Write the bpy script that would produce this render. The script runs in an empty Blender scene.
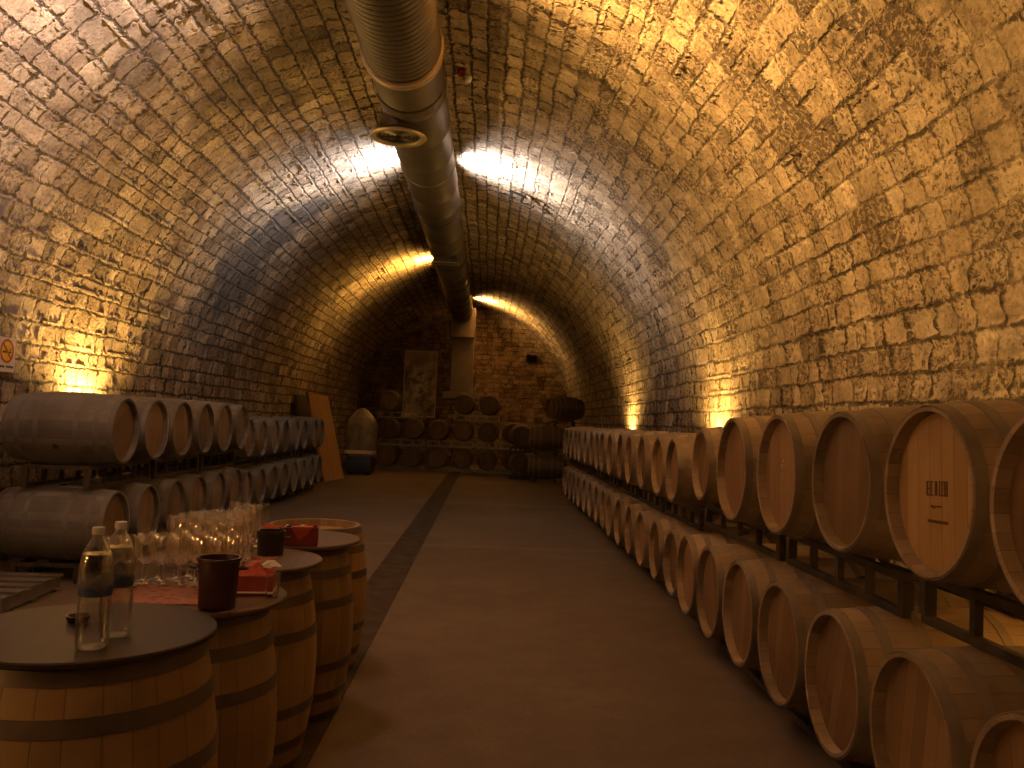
import bpy, bmesh, math, random
from mathutils import Vector, Matrix
import numpy as np

random.seed(11)
PI = math.pi
sc = bpy.context.scene
C = sc.collection

# ------------------------------------------------------------------ tags
def tag(o, label=None, cat=None, group=None, kind=None):
    if label: o['label'] = label
    if cat: o['category'] = cat
    if group: o['group'] = group
    if kind: o['kind'] = kind
    return o

def thing(name, label, cat, loc=(0, 0, 0), rot=(0, 0, 0), group=None):
    o = bpy.data.objects.new(name, None)
    C.objects.link(o)
    o.empty_display_size = 0.1
    o.location = loc
    o.rotation_euler = rot
    return tag(o, label, cat, group)

def link(name, me, mat=None, parent=None, loc=(0, 0, 0), rot=(0, 0, 0)):
    if mat is not None and len(me.materials) == 0:
        me.materials.append(mat)
    o = bpy.data.objects.new(name, me)
    C.objects.link(o)
    if parent: o.parent = parent
    o.location = loc
    o.rotation_euler = rot
    return o

# ------------------------------------------------------------------ bmesh helpers
def finish(bm, name, smooth=None):
    bmesh.ops.recalc_face_normals(bm, faces=bm.faces)
    me = bpy.data.meshes.new(name)
    bm.to_mesh(me)
    bm.free()
    if smooth is not None:
        me.polygons.foreach_set('use_smooth', [True] * len(me.polygons))
        try:
            me.set_sharp_from_angle(angle=math.radians(smooth))
        except Exception:
            pass
    return me

def box(bm, c, s, rot=None, bev=0.0):
    g = bmesh.ops.create_cube(bm, size=1.0)
    vs = g['verts']
    for v in vs:
        v.co = Vector((v.co.x * s[0], v.co.y * s[1], v.co.z * s[2]))
    if bev > 0:
        es = list({e for v in vs for e in v.link_edges})
        r = bmesh.ops.bevel(bm, geom=es, offset=bev, segments=2, affect='EDGES', profile=0.5)
        vs = list({v for f in r['faces'] for v in f.verts} | {v for v in vs if v.is_valid})
    for v in vs:
        p = v.co
        if rot is not None: p = rot @ p
        v.co = p + Vector(c)
    return vs

def lathe(bm, prof, n=32, axis='Z', center=(0, 0, 0), close=False):
    """prof: list of (radius, height)."""
    rings = []
    cx = Vector(center)
    def P(r, h, a):
        x, y = r * math.cos(a), r * math.sin(a)
        if axis == 'Z': return cx + Vector((x, y, h))
        if axis == 'X': return cx + Vector((h, x, y))
        return cx + Vector((x, h, y))
    for r, h in prof:
        if r < 1e-6:
            rings.append([bm.verts.new(P(0, h, 0))])
        else:
            rings.append([bm.verts.new(P(r, h, 2 * PI * k / n)) for k in range(n)])
    pairs = list(zip(rings, rings[1:]))
    if close: pairs.append((rings[-1], rings[0]))
    for a, b in pairs:
        for k in range(n):
            k2 = (k + 1) % n
            if len(a) == 1 and len(b) == 1: continue
            if len(a) == 1: bm.faces.new((a[0], b[k2], b[k]))
            elif len(b) == 1: bm.faces.new((a[k], a[k2], b[0]))
            else: bm.faces.new((a[k], a[k2], b[k2], b[k]))

def tube(bm, p0, p1, r, n=10):
    p0, p1 = Vector(p0), Vector(p1)
    d = (p1 - p0)
    q = d.to_track_quat('Z', 'Y')
    a, b = [], []
    for k in range(n):
        o = q @ Vector((r * math.cos(2 * PI * k / n), r * math.sin(2 * PI * k / n), 0))
        a.append(bm.verts.new(p0 + o)); b.append(bm.verts.new(p1 + o))
    for k in range(n):
        k2 = (k + 1) % n
        bm.faces.new((a[k], a[k2], b[k2], b[k]))
    bm.faces.new(a[::-1]); bm.faces.new(b)

def grid_mesh(name, P, UV, smooth=True):
    """P: (m,n,3) array, UV (m,n,2)"""
    m, n = P.shape[:2]
    me = bpy.data.meshes.new(name)
    me.vertices.add(m * n)
    me.vertices.foreach_set('co', P.reshape(-1).astype(np.float32))
    idx = np.arange(m * n).reshape(m, n)
    q = np.stack([idx[:-1, :-1], idx[:-1, 1:], idx[1:, 1:], idx[1:, :-1]], -1).reshape(-1, 4)
    nf = len(q)
    me.loops.add(nf * 4)
    me.loops.foreach_set('vertex_index', q.reshape(-1).astype(np.int32))
    me.polygons.add(nf)
    me.polygons.foreach_set('loop_start', np.arange(0, nf * 4, 4).astype(np.int32))
    try:
        me.polygons.foreach_set('loop_total', np.full(nf, 4, np.int32))
    except Exception:
        pass
    me.update(calc_edges=True)
    uvl = me.uv_layers.new(name='UVMap')
    uvl.data.foreach_set('uv', UV.reshape(-1, 2)[q.reshape(-1)].reshape(-1).astype(np.float32))
    if smooth:
        me.polygons.foreach_set('use_smooth', [True] * nf)
    me.validate()
    return me

# ------------------------------------------------------------------ node helpers
class NT:
    def __init__(self, name):
        self.m = bpy.data.materials.new(name)
        self.m.use_nodes = True
        self.t = self.m.node_tree
        self.t.nodes.clear()
        self.out = self.t.nodes.new('ShaderNodeOutputMaterial')
    def n(self, typ, **kw):
        nd = self.t.nodes.new(typ)
        for k, v in kw.items(): setattr(nd, k, v)
        return nd
    def put(self, sock, v):
        if isinstance(v, bpy.types.NodeSocket): self.t.links.new(v, sock)
        elif v is not None: sock.default_value = v
    def math(self, op, a, b=None, c=None, clamp=False):
        nd = self.n('ShaderNodeMath', operation=op, use_clamp=clamp)
        for i, v in enumerate((a, b, c)):
            if v is not None: self.put(nd.inputs[i], v)
        return nd.outputs[0]
    def vmath(self, op, a, b=None):
        nd = self.n('ShaderNodeVectorMath', operation=op)
        self.put(nd.inputs[0], a)
        if b is not None: self.put(nd.inputs[1], b)
        return nd.outputs[0]
    def comb(self, x, y, z):
        nd = self.n('ShaderNodeCombineXYZ')
        for i, v in enumerate((x, y, z)): self.put(nd.inputs[i], v)
        return nd.outputs[0]
    def sep(self, v):
        nd = self.n('ShaderNodeSeparateXYZ'); self.put(nd.inputs[0], v)
        return nd.outputs
    def noise(self, vec, scale, detail=2.0, rough=0.5, dim='3D', w=None):
        nd = self.n('ShaderNodeTexNoise', noise_dimensions=dim)
        if vec is not None and dim != '1D': self.put(nd.inputs['Vector'], vec)
        if w is not None: self.put(nd.inputs['W'], w)
        self.put(nd.inputs['Scale'], scale); self.put(nd.inputs['Detail'], detail); self.put(nd.inputs['Roughness'], rough)
        return nd.outputs[0], nd.outputs[1]
    def white(self, vec):
        nd = self.n('ShaderNodeTexWhiteNoise', noise_dimensions='3D'); self.put(nd.inputs['Vector'], vec)
        return nd.outputs[0], nd.outputs[1]
    def smooth(self, v, a, b, c=0.0, d=1.0):
        nd = self.n('ShaderNodeMapRange', interpolation_type='SMOOTHSTEP')
        self.put(nd.inputs[0], v)
        for i, x in enumerate((a, b, c, d)): self.put(nd.inputs[i + 1], x)
        return nd.outputs[0]
    def ramp(self, v, stops):
        nd = self.n('ShaderNodeValToRGB')
        e = nd.color_ramp.elements
        while len(e) < len(stops): e.new(0.5)
        for i, (p, c) in enumerate(stops):
            e[i].position = p; e[i].color = (*c, 1)
        self.put(nd.inputs[0], v)
        return nd.outputs[0]
    def mix(self, f, a, b, mode='MIX'):
        nd = self.n('ShaderNodeMix', data_type='RGBA', blend_type=mode)
        self.put(nd.inputs[0], f)
        for i, v in ((6, a), (7, b)):
            if isinstance(v, tuple) and len(v) == 3: v = (*v, 1)
            self.put(nd.inputs[i], v)
        return nd.outputs[2]
    def grey(self, v):
        return self.comb(v, v, v)
    def bsdf(self, color, rough=0.6, metal=0.0, bump=None, bump_s=0.4, bump_d=0.01, spec=0.5, **kw):
        b = self.n('ShaderNodeBsdfPrincipled')
        if isinstance(color, tuple) and len(color) == 3: color = (*color, 1)
        self.put(b.inputs['Base Color'], color)
        self.put(b.inputs['Roughness'], rough); self.put(b.inputs['Metallic'], metal)
        self.put(b.inputs['Specular IOR Level'], spec)
        for k, v in kw.items(): self.put(b.inputs[k], v)
        if bump is not None:
            bn = self.n('ShaderNodeBump')
            self.put(bn.inputs['Height'], bump); self.put(bn.inputs['Strength'], bump_s); self.put(bn.inputs['Distance'], bump_d)
            self.t.links.new(bn.outputs[0], b.inputs['Normal'])
        self.t.links.new(b.outputs[0], self.out.inputs[0])
        return b
    def obj(self):
        return self.n('ShaderNodeTexCoord').outputs['Object']
    def rnd(self):
        return self.n('ShaderNodeObjectInfo').outputs['Random']

# ------------------------------------------------------------------ materials
def stone_mat(name, h, w, rough_side, soot=True, vmax=15.9, tint=(1, .965, .92)):
    T = NT(name)
    uv = T.n('ShaderNodeUVMap').outputs[0]
    u0, v0, _ = T.sep(uv)
    P = T.comb(u0, v0, 0.0)
    _, wc = T.noise(P, 1.1, 2.0)
    wv = T.sep(wc)
    _, wc2 = T.noise(P, 5.0, 2.0)
    wv2 = T.sep(wc2)
    u = T.math('ADD', u0, T.math('ADD', T.math('MULTIPLY', T.math('SUBTRACT', wv[0], .5), .10), T.math('MULTIPLY', T.math('SUBTRACT', wv2[0], .5), .05)))
    v = T.math('ADD', v0, T.math('ADD', T.math('MULTIPLY', T.math('SUBTRACT', wv[1], .5), .09), T.math('MULTIPLY', T.math('SUBTRACT', wv2[1], .5), .045)))
    nv, _ = T.noise(None, 1.3, 1.0, dim='1D', w=v0)
    vv = T.math('ADD', T.math('DIVIDE', v, h), T.math('MULTIPLY', nv, .9))
    row = T.math('FLOOR', vv)
    fv = T.math('FRACT', vv)
    rr, _ = T.white(T.comb(row, 3.7, 0.0))
    nu, _ = T.noise(T.comb(T.math('MULTIPLY', u0, 1.4), T.math('MULTIPLY', row, 7.31), 0.0), 1.0, 1.0)
    uu = T.math('ADD', T.math('ADD', T.math('DIVIDE', u, w), T.math('MULTIPLY', rr, 31.0)), T.math('MULTIPLY', nu, 2.6))
    col = T.math('FLOOR', uu)
    fu = T.math('FRACT', uu)
    cr, cc = T.white(T.comb(row, col, 1.3))
    ccs = T.sep(cc)
    dv = T.math('MULTIPLY', T.math('MINIMUM', fv, T.math('SUBTRACT', 1.0, fv)), h)
    du = T.math('MULTIPLY', T.math('MINIMUM', fu, T.math('SUBTRACT', 1.0, fu)), w)
    en, _ = T.noise(P, 16.0, 3.0, .65)
    d = T.math('SMOOTH_MIN', T.math('MULTIPLY', du, 1.25), dv, .03)
    d = T.math('ADD', d, T.math('MULTIPLY', T.math('SUBTRACT', en, .5), .095))
    joint = T.smooth(d, -0.001, 0.027)
    # the weathered side of the vault: joints worn and filled, surface pitted
    ln, _ = T.noise(P, .35, 2.0)
    if rough_side:
        side = T.smooth(T.math('ADD', v0, T.math('MULTIPLY', ln, 2.5)), 8.2, 7.0)
        worn = T.math('MULTIPLY', side, T.smooth(v0, 1.6, 4.2, .25, .8))
    else:
        side = 0.0; worn = .8
    jn, _ = T.noise(P, 2.2, 2.0)
    jfill = T.math('MULTIPLY', worn, T.smooth(jn, .38, .6))
    joint2 = T.math('ADD', joint, T.math('MULTIPLY', T.math('SUBTRACT', 1.0, joint), jfill))
    big, _ = T.noise(P, 3.5, 3.0, .55)
    fine, _ = T.noise(P, 26.0, 6.0, .72)
    pn, _ = T.noise(P, 21.0, 4.0, .75)
    pth = T.math('ADD', T.math('MULTIPLY', T.math('SUBTRACT', ln, .5), .16), T.math('MULTIPLY', T.math('SUBTRACT', ccs[1], .6), .16))
    pit = T.smooth(T.math('ADD', T.math('ADD', pn, pth), T.math('MULTIPLY', worn, .035)), .53, .62)
    pitm = T.math('MULTIPLY', pit, T.math('ADD', .7, T.math('MULTIPLY', worn, .3)))
    hgt = T.math('MULTIPLY', joint2, .034)
    hgt = T.math('ADD', hgt, T.math('MULTIPLY', T.math('MULTIPLY', cr, joint2), .022))
    hgt = T.math('ADD', hgt, T.math('MULTIPLY', big, T.math('ADD', .02, T.math('MULTIPLY', worn, .04))))
    hgt = T.math('ADD', hgt, T.math('MULTIPLY', fine, .026))
    hgt = T.math('SUBTRACT', hgt, T.math('MULTIPLY', pitm, .02))
    # colour of the stone itself
    c = T.ramp(cr, [(0, (.30, .235, .18)), (.2, (.52, .43, .335)), (.5, (.40, .32, .25)), (.8, (.62, .53, .43)), (1, (.27, .22, .18))])
    c = T.mix(T.math('MULTIPLY', worn, .55), c, (.45, .37, .27))
    c = T.mix(1.0, c, T.ramp(big, [(.3, (.62, .60, .58)), (.66, (1.2, 1.18, 1.16))]), 'MULTIPLY')
    c = T.mix(1.0, c, T.ramp(fine, [(.3, (.55, .53, .51)), (.5, (.98, .98, .98)), (.72, (1.3, 1.3, 1.3))]), 'MULTIPLY')
    c = T.mix(T.math('MULTIPLY', pitm, .9), c, (.075, .055, .045))
    c = T.mix(T.math('MULTIPLY', T.math('SUBTRACT', 1.0, joint2), .92), c, (.055, .042, .034))
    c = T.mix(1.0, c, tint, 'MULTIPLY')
    if soot:
        def blot(pu, pv, su, sv, nsc, k):
            a = T.math('DIVIDE', T.math('SUBTRACT', u0, pu), su)
            b = T.math('DIVIDE', T.math('SUBTRACT', v0, pv), sv)
            r = T.math('SQRT', T.math('ADD', T.math('MULTIPLY', a, a), T.math('MULTIPLY', b, b)))
            nn, _ = T.noise(P, nsc, 4.0, .6)
            return T.math('MULTIPLY', T.smooth(T.math('ADD', r, T.math('MULTIPLY', T.math('SUBTRACT', nn, .5), 1.6)), 1.0, .45), k)
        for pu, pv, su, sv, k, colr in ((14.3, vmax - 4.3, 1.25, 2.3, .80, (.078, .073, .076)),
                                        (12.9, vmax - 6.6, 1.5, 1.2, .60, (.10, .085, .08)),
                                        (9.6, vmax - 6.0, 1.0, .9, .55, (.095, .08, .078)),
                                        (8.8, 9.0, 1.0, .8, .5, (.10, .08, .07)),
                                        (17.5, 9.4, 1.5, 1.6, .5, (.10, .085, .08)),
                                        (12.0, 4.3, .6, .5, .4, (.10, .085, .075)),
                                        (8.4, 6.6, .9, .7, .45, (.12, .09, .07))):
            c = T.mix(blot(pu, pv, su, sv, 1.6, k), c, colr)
        gn, _ = T.noise(P, .9, 4.0, .6)
        upm = T.smooth(v0, 6.0, 8.5)
        c = T.mix(T.math('MULTIPLY', T.smooth(gn, .50, .66), T.math('MULTIPLY', upm, .5)), c, (.12, .10, .09))
    b = T.bsdf(c, .93, spec=.15)
    dn = T.n('ShaderNodeDisplacement')
    T.put(dn.inputs['Height'], hgt); T.put(dn.inputs['Midlevel'], .035); T.put(dn.inputs['Scale'], .72)
    T.t.links.new(dn.outputs[0], T.out.inputs['Displacement'])
    T.m.displacement_method = 'BOTH'
    return T.m

def wood_body(name, c0, c1, c2, staves=28, grime=.35, rough=.6):
    """bulging barrel side; axis along local X"""
    T = NT(name)
    x, y, z = T.sep(T.obj())
    rn = T.rnd()
    a = T.math('MULTIPLY', T.math('ADD', T.math('DIVIDE', T.math('ARCTAN2', y, z), 2 * PI), .5), float(staves))
    a = T.math('ADD', a, T.math('MULTIPLY', T.math('SINE', T.math('MULTIPLY', a, 1.7)), .12))
    idx = T.math('FLOOR', a); fr = T.math('FRACT', a)
    r, _ = T.white(T.comb(idx, T.math('MULTIPLY', rn, 91.0), 0.0))
    e = T.math('MINIMUM', fr, T.math('SUBTRACT', 1.0, fr))
    gap = T.smooth(e, .0, .05)
    gv = T.comb(T.math('MULTIPLY', x, 2.5), T.math('MULTIPLY', a, 1.8), T.math('MULTIPLY', rn, 17.0))
    g, _ = T.noise(gv, 4.0, 5.0, .6)
    s, _ = T.noise(T.vmath('ADD', T.obj(), T.comb(T.math('MULTIPLY', rn, 31.0), 0.0, 0.0)), 3.2, 4.0, .6)
    c = T.ramp(T.math('ADD', T.math('MULTIPLY', r, .55), T.math('MULTIPLY', g, .45)), [(.2, c0), (.5, c1), (.8, c2)])
    c = T.mix(T.math('MULTIPLY', T.smooth(s, .48, .68), grime), c, (.05, .038, .03))
    c = T.mix(1.0, c, T.grey(T.math('ADD', .82, T.math('MULTIPLY', rn, .36))), 'MULTIPLY')
    c = T.mix(T.math('MULTIPLY', T.math('SUBTRACT', 1.0, gap), .35), c, (.02, .014, .01))
    hg = T.math('ADD', T.math('MULTIPLY', gap, .6), T.math('MULTIPLY', g, .4))
    T.bsdf(c, rough, bump=hg, bump_s=.5, bump_d=.004, spec=.35)
    return T.m

def wood_head(name, c0, c1, c2, grime=.3, plank=.085):
    T = NT(name)
    x, y, z = T.sep(T.obj())
    rn = T.rnd()
    p = T.math('ADD', T.math('DIVIDE', y, plank), .5)
    idx = T.math('FLOOR', p); fr = T.math('FRACT', p)
    r, _ = T.white(T.comb(idx, T.math('MULTIPLY', rn, 71.0), 2.0))
    e = T.math('MINIMUM', fr, T.math('SUBTRACT', 1.0, fr))
    gap = T.smooth(e, .0, .035)
    g, _ = T.noise(T.comb(T.math('MULTIPLY', y, 26.0), T.math('MULTIPLY', z, 2.2), T.math('MULTIPLY', rn, 13.0)), 1.6, 5.0, .62)
    s, _ = T.noise(T.vmath('ADD', T.obj(), T.comb(T.math('MULTIPLY', rn, 23.0), 0.0, 0.0)), 4.5, 4.0, .6)
    c = T.ramp(T.math('ADD', T.math('MULTIPLY', r, .5), T.math('MULTIPLY', g, .5)), [(.2, c0), (.5, c1), (.8, c2)])
    c = T.mix(T.math('MULTIPLY', T.smooth(s, .5, .7), grime), c, (.07, .04, .025))
    c = T.mix(1.0, c, T.grey(T.math('ADD', .72, T.math('MULTIPLY', rn, .5))), 'MULTIPLY')
    c = T.mix(T.math('MULTIPLY', T.math('SUBTRACT', 1.0, gap), .6), c, (.03, .018, .01))
    T.bsdf(c, .55, bump=T.math('ADD', gap, T.math('MULTIPLY', g, .3)), bump_s=.4, bump_d=.003, spec=.35)
    return T.m

def metal_mat(name, col, rough=.5, metal=.7, var=.4, scale=6.0, bump=.15):
    T = NT(name)
    o = T.obj()
    n, _ = T.noise(o, scale, 4.0, .6)
    f, _ = T.noise(o, scale * 8, 3.0, .6)
    dark = tuple(v * (1 - var) for v in col); light = tuple(min(1, v * (1 + var)) for v in col)
    c = T.ramp(n, [(.3, dark), (.7, light)])
    T.bsdf(c, T.math('ADD', rough - .1, T.math('MULTIPLY', f, .2)), metal, bump=f, bump_s=bump, bump_d=.003)
    return T.m

def plain(name, col, rough=.5, metal=0.0, var=.18, scale=9.0, spec=.5, **kw):
    T = NT(name)
    n, _ = T.noise(T.obj(), scale, 3.0, .6)
    c = T.ramp(n, [(.25, tuple(v * (1 - var) for v in col)), (.75, tuple(min(1, v * (1 + var)) for v in col))])
    T.bsdf(c, rough, metal, spec=spec, bump=n, bump_s=.08, bump_d=.003, **kw)
    return T.m

def plank_mat(name, c0, c1, width=.16, axis=1, rough=.6, gl=20.0):
    T = NT(name)
    xyz = T.sep(T.obj())
    p = T.math('DIVIDE', xyz[axis], width)
    idx = T.math('FLOOR', p); fr = T.math('FRACT', p)
    r, _ = T.white(T.comb(idx, 5.0, 2.0))
    e = T.math('MINIMUM', fr, T.math('SUBTRACT', 1.0, fr))
    gap = T.smooth(e, .0, .03)
    oth = [xyz[i] for i in range(3) if i != axis]
    g, _ = T.noise(T.comb(T.math('MULTIPLY', xyz[axis], gl), T.math('MULTIPLY', oth[0], 2.0), T.math('MULTIPLY', oth[1], 2.0)), 1.5, 5.0, .6)
    c = T.ramp(T.math('ADD', T.math('MULTIPLY', r, .4), T.math('MULTIPLY', g, .6)), [(.25, c0), (.75, c1)])
    c = T.mix(T.math('MULTIPLY', T.math('SUBTRACT', 1.0, gap), .7), c, (.02, .013, .01))
    T.bsdf(c, rough, bump=g, bump_s=.25, bump_d=.003, spec=.25)
    return T.m

def glass_mat(name, col=(1, 1, 1), ior=1.45, rough=0.0):
    T = NT(name)
    g = T.n('ShaderNodeBsdfGlass')
    n, _ = T.noise(T.obj(), 6.0, 1.0)
    c = T.mix(n, tuple(v * .96 for v in col), col)
    T.put(g.inputs['Color'], c); T.put(g.inputs['IOR'], ior); T.put(g.inputs['Roughness'], rough)
    T.t.links.new(g.outputs[0], T.out.inputs[0])
    return T.m

def clear_mat(name, col=(1, 1, 1), haze=.05, hazecol=(.9, .88, .84), k=1.0):
    """thin clear shell: straight-through with a fresnel sheen and diffuse haze mixed in as glow"""
    T = NT(name)
    tr = T.n('ShaderNodeBsdfTransparent'); gl = T.n('ShaderNodeBsdfGlossy'); df = T.n('ShaderNodeBsdfDiffuse'); tl = T.n('ShaderNodeBsdfTranslucent')
    n, _ = T.noise(T.obj(), 20.0, 2.0)
    T.put(tr.inputs[0], (*col, 1)); T.put(gl.inputs['Roughness'], .04); T.put(gl.inputs['Color'], (1, 1, 1, 1))
    T.put(df.inputs[0], (*hazecol, 1)); T.put(tl.inputs[0], (*hazecol, 1))
    m0 = T.n('ShaderNodeMixShader'); T.put(m0.inputs[0], .6); T.t.links.new(df.outputs[0], m0.inputs[1]); T.t.links.new(tl.outputs[0], m0.inputs[2])
    m1 = T.n('ShaderNodeMixShader'); T.put(m1.inputs[0], T.math('MULTIPLY', n, haze * 2)); T.t.links.new(tr.outputs[0], m1.inputs[1]); T.t.links.new(m0.outputs[0], m1.inputs[2])
    lw = T.n('ShaderNodeLayerWeight'); T.put(lw.inputs['Blend'], .5)
    sheen = T.math('ADD', .045, T.math('MULTIPLY', T.math('POWER', lw.outputs['Facing'], 2.2), .75))
    m2 = T.n('ShaderNodeMixShader'); T.put(m2.inputs[0], T.math('MULTIPLY', sheen, k, clamp=True)); T.t.links.new(m1.outputs[0], m2.inputs[1]); T.t.links.new(gl.outputs[0], m2.inputs[2])
    T.t.links.new(m2.outputs[0], T.out.inputs[0])
    return T.m

def floor_mat():
    T = NT('concrete_floor')
    o = T.obj()
    x, y, z = T.sep(o)
    a, _ = T.noise(o, .55, 4.0, .6)
    b, _ = T.noise(o, 4.0, 5.0, .65)
    f, _ = T.noise(o, 38.0, 3.0, .6)
    c = T.ramp(a, [(.3, (0.108, 0.07632, 0.05256)), (.5, (0.1282, 0.09288, 0.06552)), (.7, (0.1512, 0.1123, 0.08064))])
    c = T.mix(1.0, c, T.ramp(b, [(.3, (.80, .79, .78)), (.7, (1.1, 1.1, 1.1))]), 'MULTIPLY')
    c = T.mix(1.0, c, T.ramp(f, [(.3, (.88, .88, .88)), (.7, (1.07, 1.07, 1.07))]), 'MULTIPLY')
    # pale scuffed bands where the screed was laid in bays across the aisle
    w, _ = T.noise(o, 2.5, 2.0)
    for yy, wd in ((11.0, .16), (16.6, .22), (22.5, .25)):
        dd = T.math('ABSOLUTE', T.math('SUBTRACT', T.math('ADD', y, T.math('MULTIPLY', w, .12)), yy + .06))
        c = T.mix(T.math('MULTIPLY', T.smooth(dd, wd, wd * .3), .06), c, (.52, .42, .33))
    T.bsdf(c, T.math('ADD', .68, T.math('MULTIPLY', b, .25)), bump=f, bump_s=.18, bump_d=.004, spec=.2)
    return T.m

def banner_mat():
    """washed-out brown and grey mottled print, no motif of its own"""
    T = NT('faded_print')
    o = T.obj()
    n, _ = T.noise(o, 1.7, 5.0, .62)
    x, y, z = T.sep(o)
    a = T.math('DIVIDE', T.math('ADD', x, .05), .42); b = T.math('DIVIDE', T.math('SUBTRACT', z, -.1), .85)
    r = T.math('SQRT', T.math('ADD', T.math('MULTIPLY', a, a), T.math('MULTIPLY', b, b)))
    fig = T.smooth(T.math('ADD', r, T.math('MULTIPLY', T.math('SUBTRACT', n, .5), 1.8)), 1.1, .5)
    n2, _ = T.noise(o, 4.0, 4.0, .6)
    c = T.ramp(n, [(.40, (.09, .075, .07)), (.5, (.40, .34, .29)), (.60, (.75, .65, .56))])
    c = T.mix(fig, c, T.ramp(n2, [(.42, (.22, .18, .16)), (.58, (.88, .78, .68))]))
    top = T.smooth(z, .55, 1.0)
    c = T.mix(T.math('MULTIPLY', top, .7), c, (.55, .36, .22))
    T.bsdf(c, .7)
    return T.m

def red_cloth_mat(name, base, light, scale):
    T = NT(name)
    o = T.obj()
    v = T.n('ShaderNodeTexVoronoi'); T.put(v.inputs['Vector'], o); T.put(v.inputs['Scale'], scale)
    n, _ = T.noise(o, scale * .5, 3.0, .6)
    m = T.smooth(T.math('ADD', v.outputs['Distance'], T.math('MULTIPLY', n, .3)), .35, .62)
    c = T.mix(m, base, light)
    T.bsdf(c, .75, bump=n, bump_s=.4, bump_d=.006, spec=.3)
    return T.m

def plastic_wrap_mat():
    T = NT('cloudy_plastic')
    n, _ = T.noise(T.obj(), 5.0, 5.0, .65)
    c = T.ramp(n, [(.3, (.12, .105, .098)), (.7, (.21, .192, .175))])
    T.bsdf(c, .35, bump=n, bump_s=.6, bump_d=.03)
    return T.m

M = {}
M['stone'] = stone_mat('vault_stone', .215, .27, True)
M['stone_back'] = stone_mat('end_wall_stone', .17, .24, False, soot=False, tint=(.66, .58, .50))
M['floor'] = floor_mat()
M['strip'] = plain('dark_drain_strip', (.055, .041, .03), .95, 0, .35, 5, spec=.05)
M['oakR'] = wood_body('oak_staves', (0.2714, 0.1888, 0.1121), (0.3304, 0.236, 0.1416), (0.3894, 0.2832, 0.177))
M['oakL'] = wood_body('grey_lit_oak_staves', (0.1518, 0.138, 0.138), (0.1886, 0.1748, 0.1748), (0.23, 0.2134, 0.2116), grime=.3)  # grey cast of the white light is put into the oak colour
M['oakT'] = wood_body('table_oak_staves', (0.2596, 0.1573, 0.06922), (0.3068, 0.1926, 0.08653), (0.3618, 0.236, 0.114), grime=.25, rough=.5)
M['headR'] = wood_head('oak_head', (0.1997, 0.1105, 0.0459), (0.255, 0.1445, 0.06375), (0.306, 0.187, 0.08925), grime=.3)
M['headL'] = wood_head('oak_head_grey_lit', (0.165, 0.1087, 0.07125), (0.2175, 0.1462, 0.0975), (0.27, 0.195, 0.1312), grime=.3)  # duller heads: the row's dim greyish light is in the colour
M['oakD'] = wood_body('shaded_oak_staves', (.08, .055, .035), (.10, .07, .045), (.13, .095, .06))  # darker copy of the oak; dimness of the far end in the colour
M['headD'] = wood_head('shaded_oak_head', (.075, .045, .025), (.10, .06, .034), (.13, .08, .046), grime=.4)  # head wood darkened likewise, shade of the end stack painted in
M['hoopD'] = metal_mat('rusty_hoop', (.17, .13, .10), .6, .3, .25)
M['hoopR'] = metal_mat('dusty_hoop', (0.2365, 0.187, 0.1375), .65, .2, .25)
M['hoopL'] = metal_mat('grey_hoop', (0.1702, 0.1582, 0.1582), .65, .2, .25)
M['hoopT'] = metal_mat('dull_steel_hoop', (0.1125, 0.0825, 0.06375), .5, .4, .3)
M['bung'] = plain('dark_bung', (.03, .02, .018), .7)
M['rack'] = metal_mat('worn_rack_steel', (0.06, 0.0425, 0.03), .6, .35, .5, 9)
M['rack_lit'] = metal_mat('lit_rack_steel', (0.27, 0.258, 0.24), .5, .4, .2, 9)  # lighter copy of the rack steel, light caught on the rails as colour
M['duct'] = metal_mat('galvanised_duct', (.15, .128, .107), .52, .75, .15, 3.0, .06)
M['outlet'] = metal_mat('dull_outlet_metal', (.20, .165, .13), .6, .3, .15, 3.0, .06)
M['duct_dark'] = metal_mat('vent_grille_dark', (.10, .085, .07), .5, .6, .3, 10)
M['duct_trim'] = metal_mat('vent_rim', (.42, .33, .22), .45, .5, .15, 10)
M['tabledark'] = plank_mat('dark_stained_tabletop', (0.026, 0.01664, 0.01196), (0.0442, 0.02912, 0.0208), .12, 1, .38, 22)
M['tablepale'] = plank_mat('brown_tabletop', (0.0936, 0.0612, 0.0432), (0.1296, 0.0864, 0.0612), .12, 1, .45, 22)
M['tablemid'] = plank_mat('oak_brown_tabletop', (0.09, 0.05625, 0.03), (0.1275, 0.0825, 0.045), .11, 1, .32, 22)
M['tablegold'] = plank_mat('oak_tabletop', (.36, .23, .10), (.48, .32, .16), .11, 1, .4, 22)
M['pet'] = clear_mat('clear_pet', (.95, .95, .94), .0, k=1.6)
M['water'] = clear_mat('water', (.86, .86, .87), .0, k=1.0)
M['glass'] = clear_mat('wine_glass', (.975, .955, .925), .02, (.95, .82, .62), k=1.9)  # warm haze colour stands in for the golden glow of the bowls
M['solidglass'] = glass_mat('solid_glass', (1, .98, .95), 1.45)
M['cap'] = plain('white_cap', (.62, .60, .58), .45)
M['labelblue'] = None
M['maroon'] = plain('maroon_plastic', (.04, .010, .011), .45)
M['black'] = plain('black_plastic', (.018, .013, .014), .4)
M['darkglass'] = plain('dark_bottle_glass', (.012, .012, .012), .12)
M['redcloth'] = red_cloth_mat('red_napkin', (.34, .035, .022), (.44, .08, .045), 14)
M['redmat'] = red_cloth_mat('red_patterned_mat', (0.2025, 0.03375, 0.021), (0.315, 0.1425, 0.09), 26)
M['redbox'] = plain('dark_red_card', (.22, .03, .022), .55, 0, .25)
M['paper'] = plain('pale_paper', (.70, .62, .54), .7)
M['board'] = plank_mat('leaning_board_wood', (.30, .165, .07), (.40, .24, .11), .5, 1, .6, 14)
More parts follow.
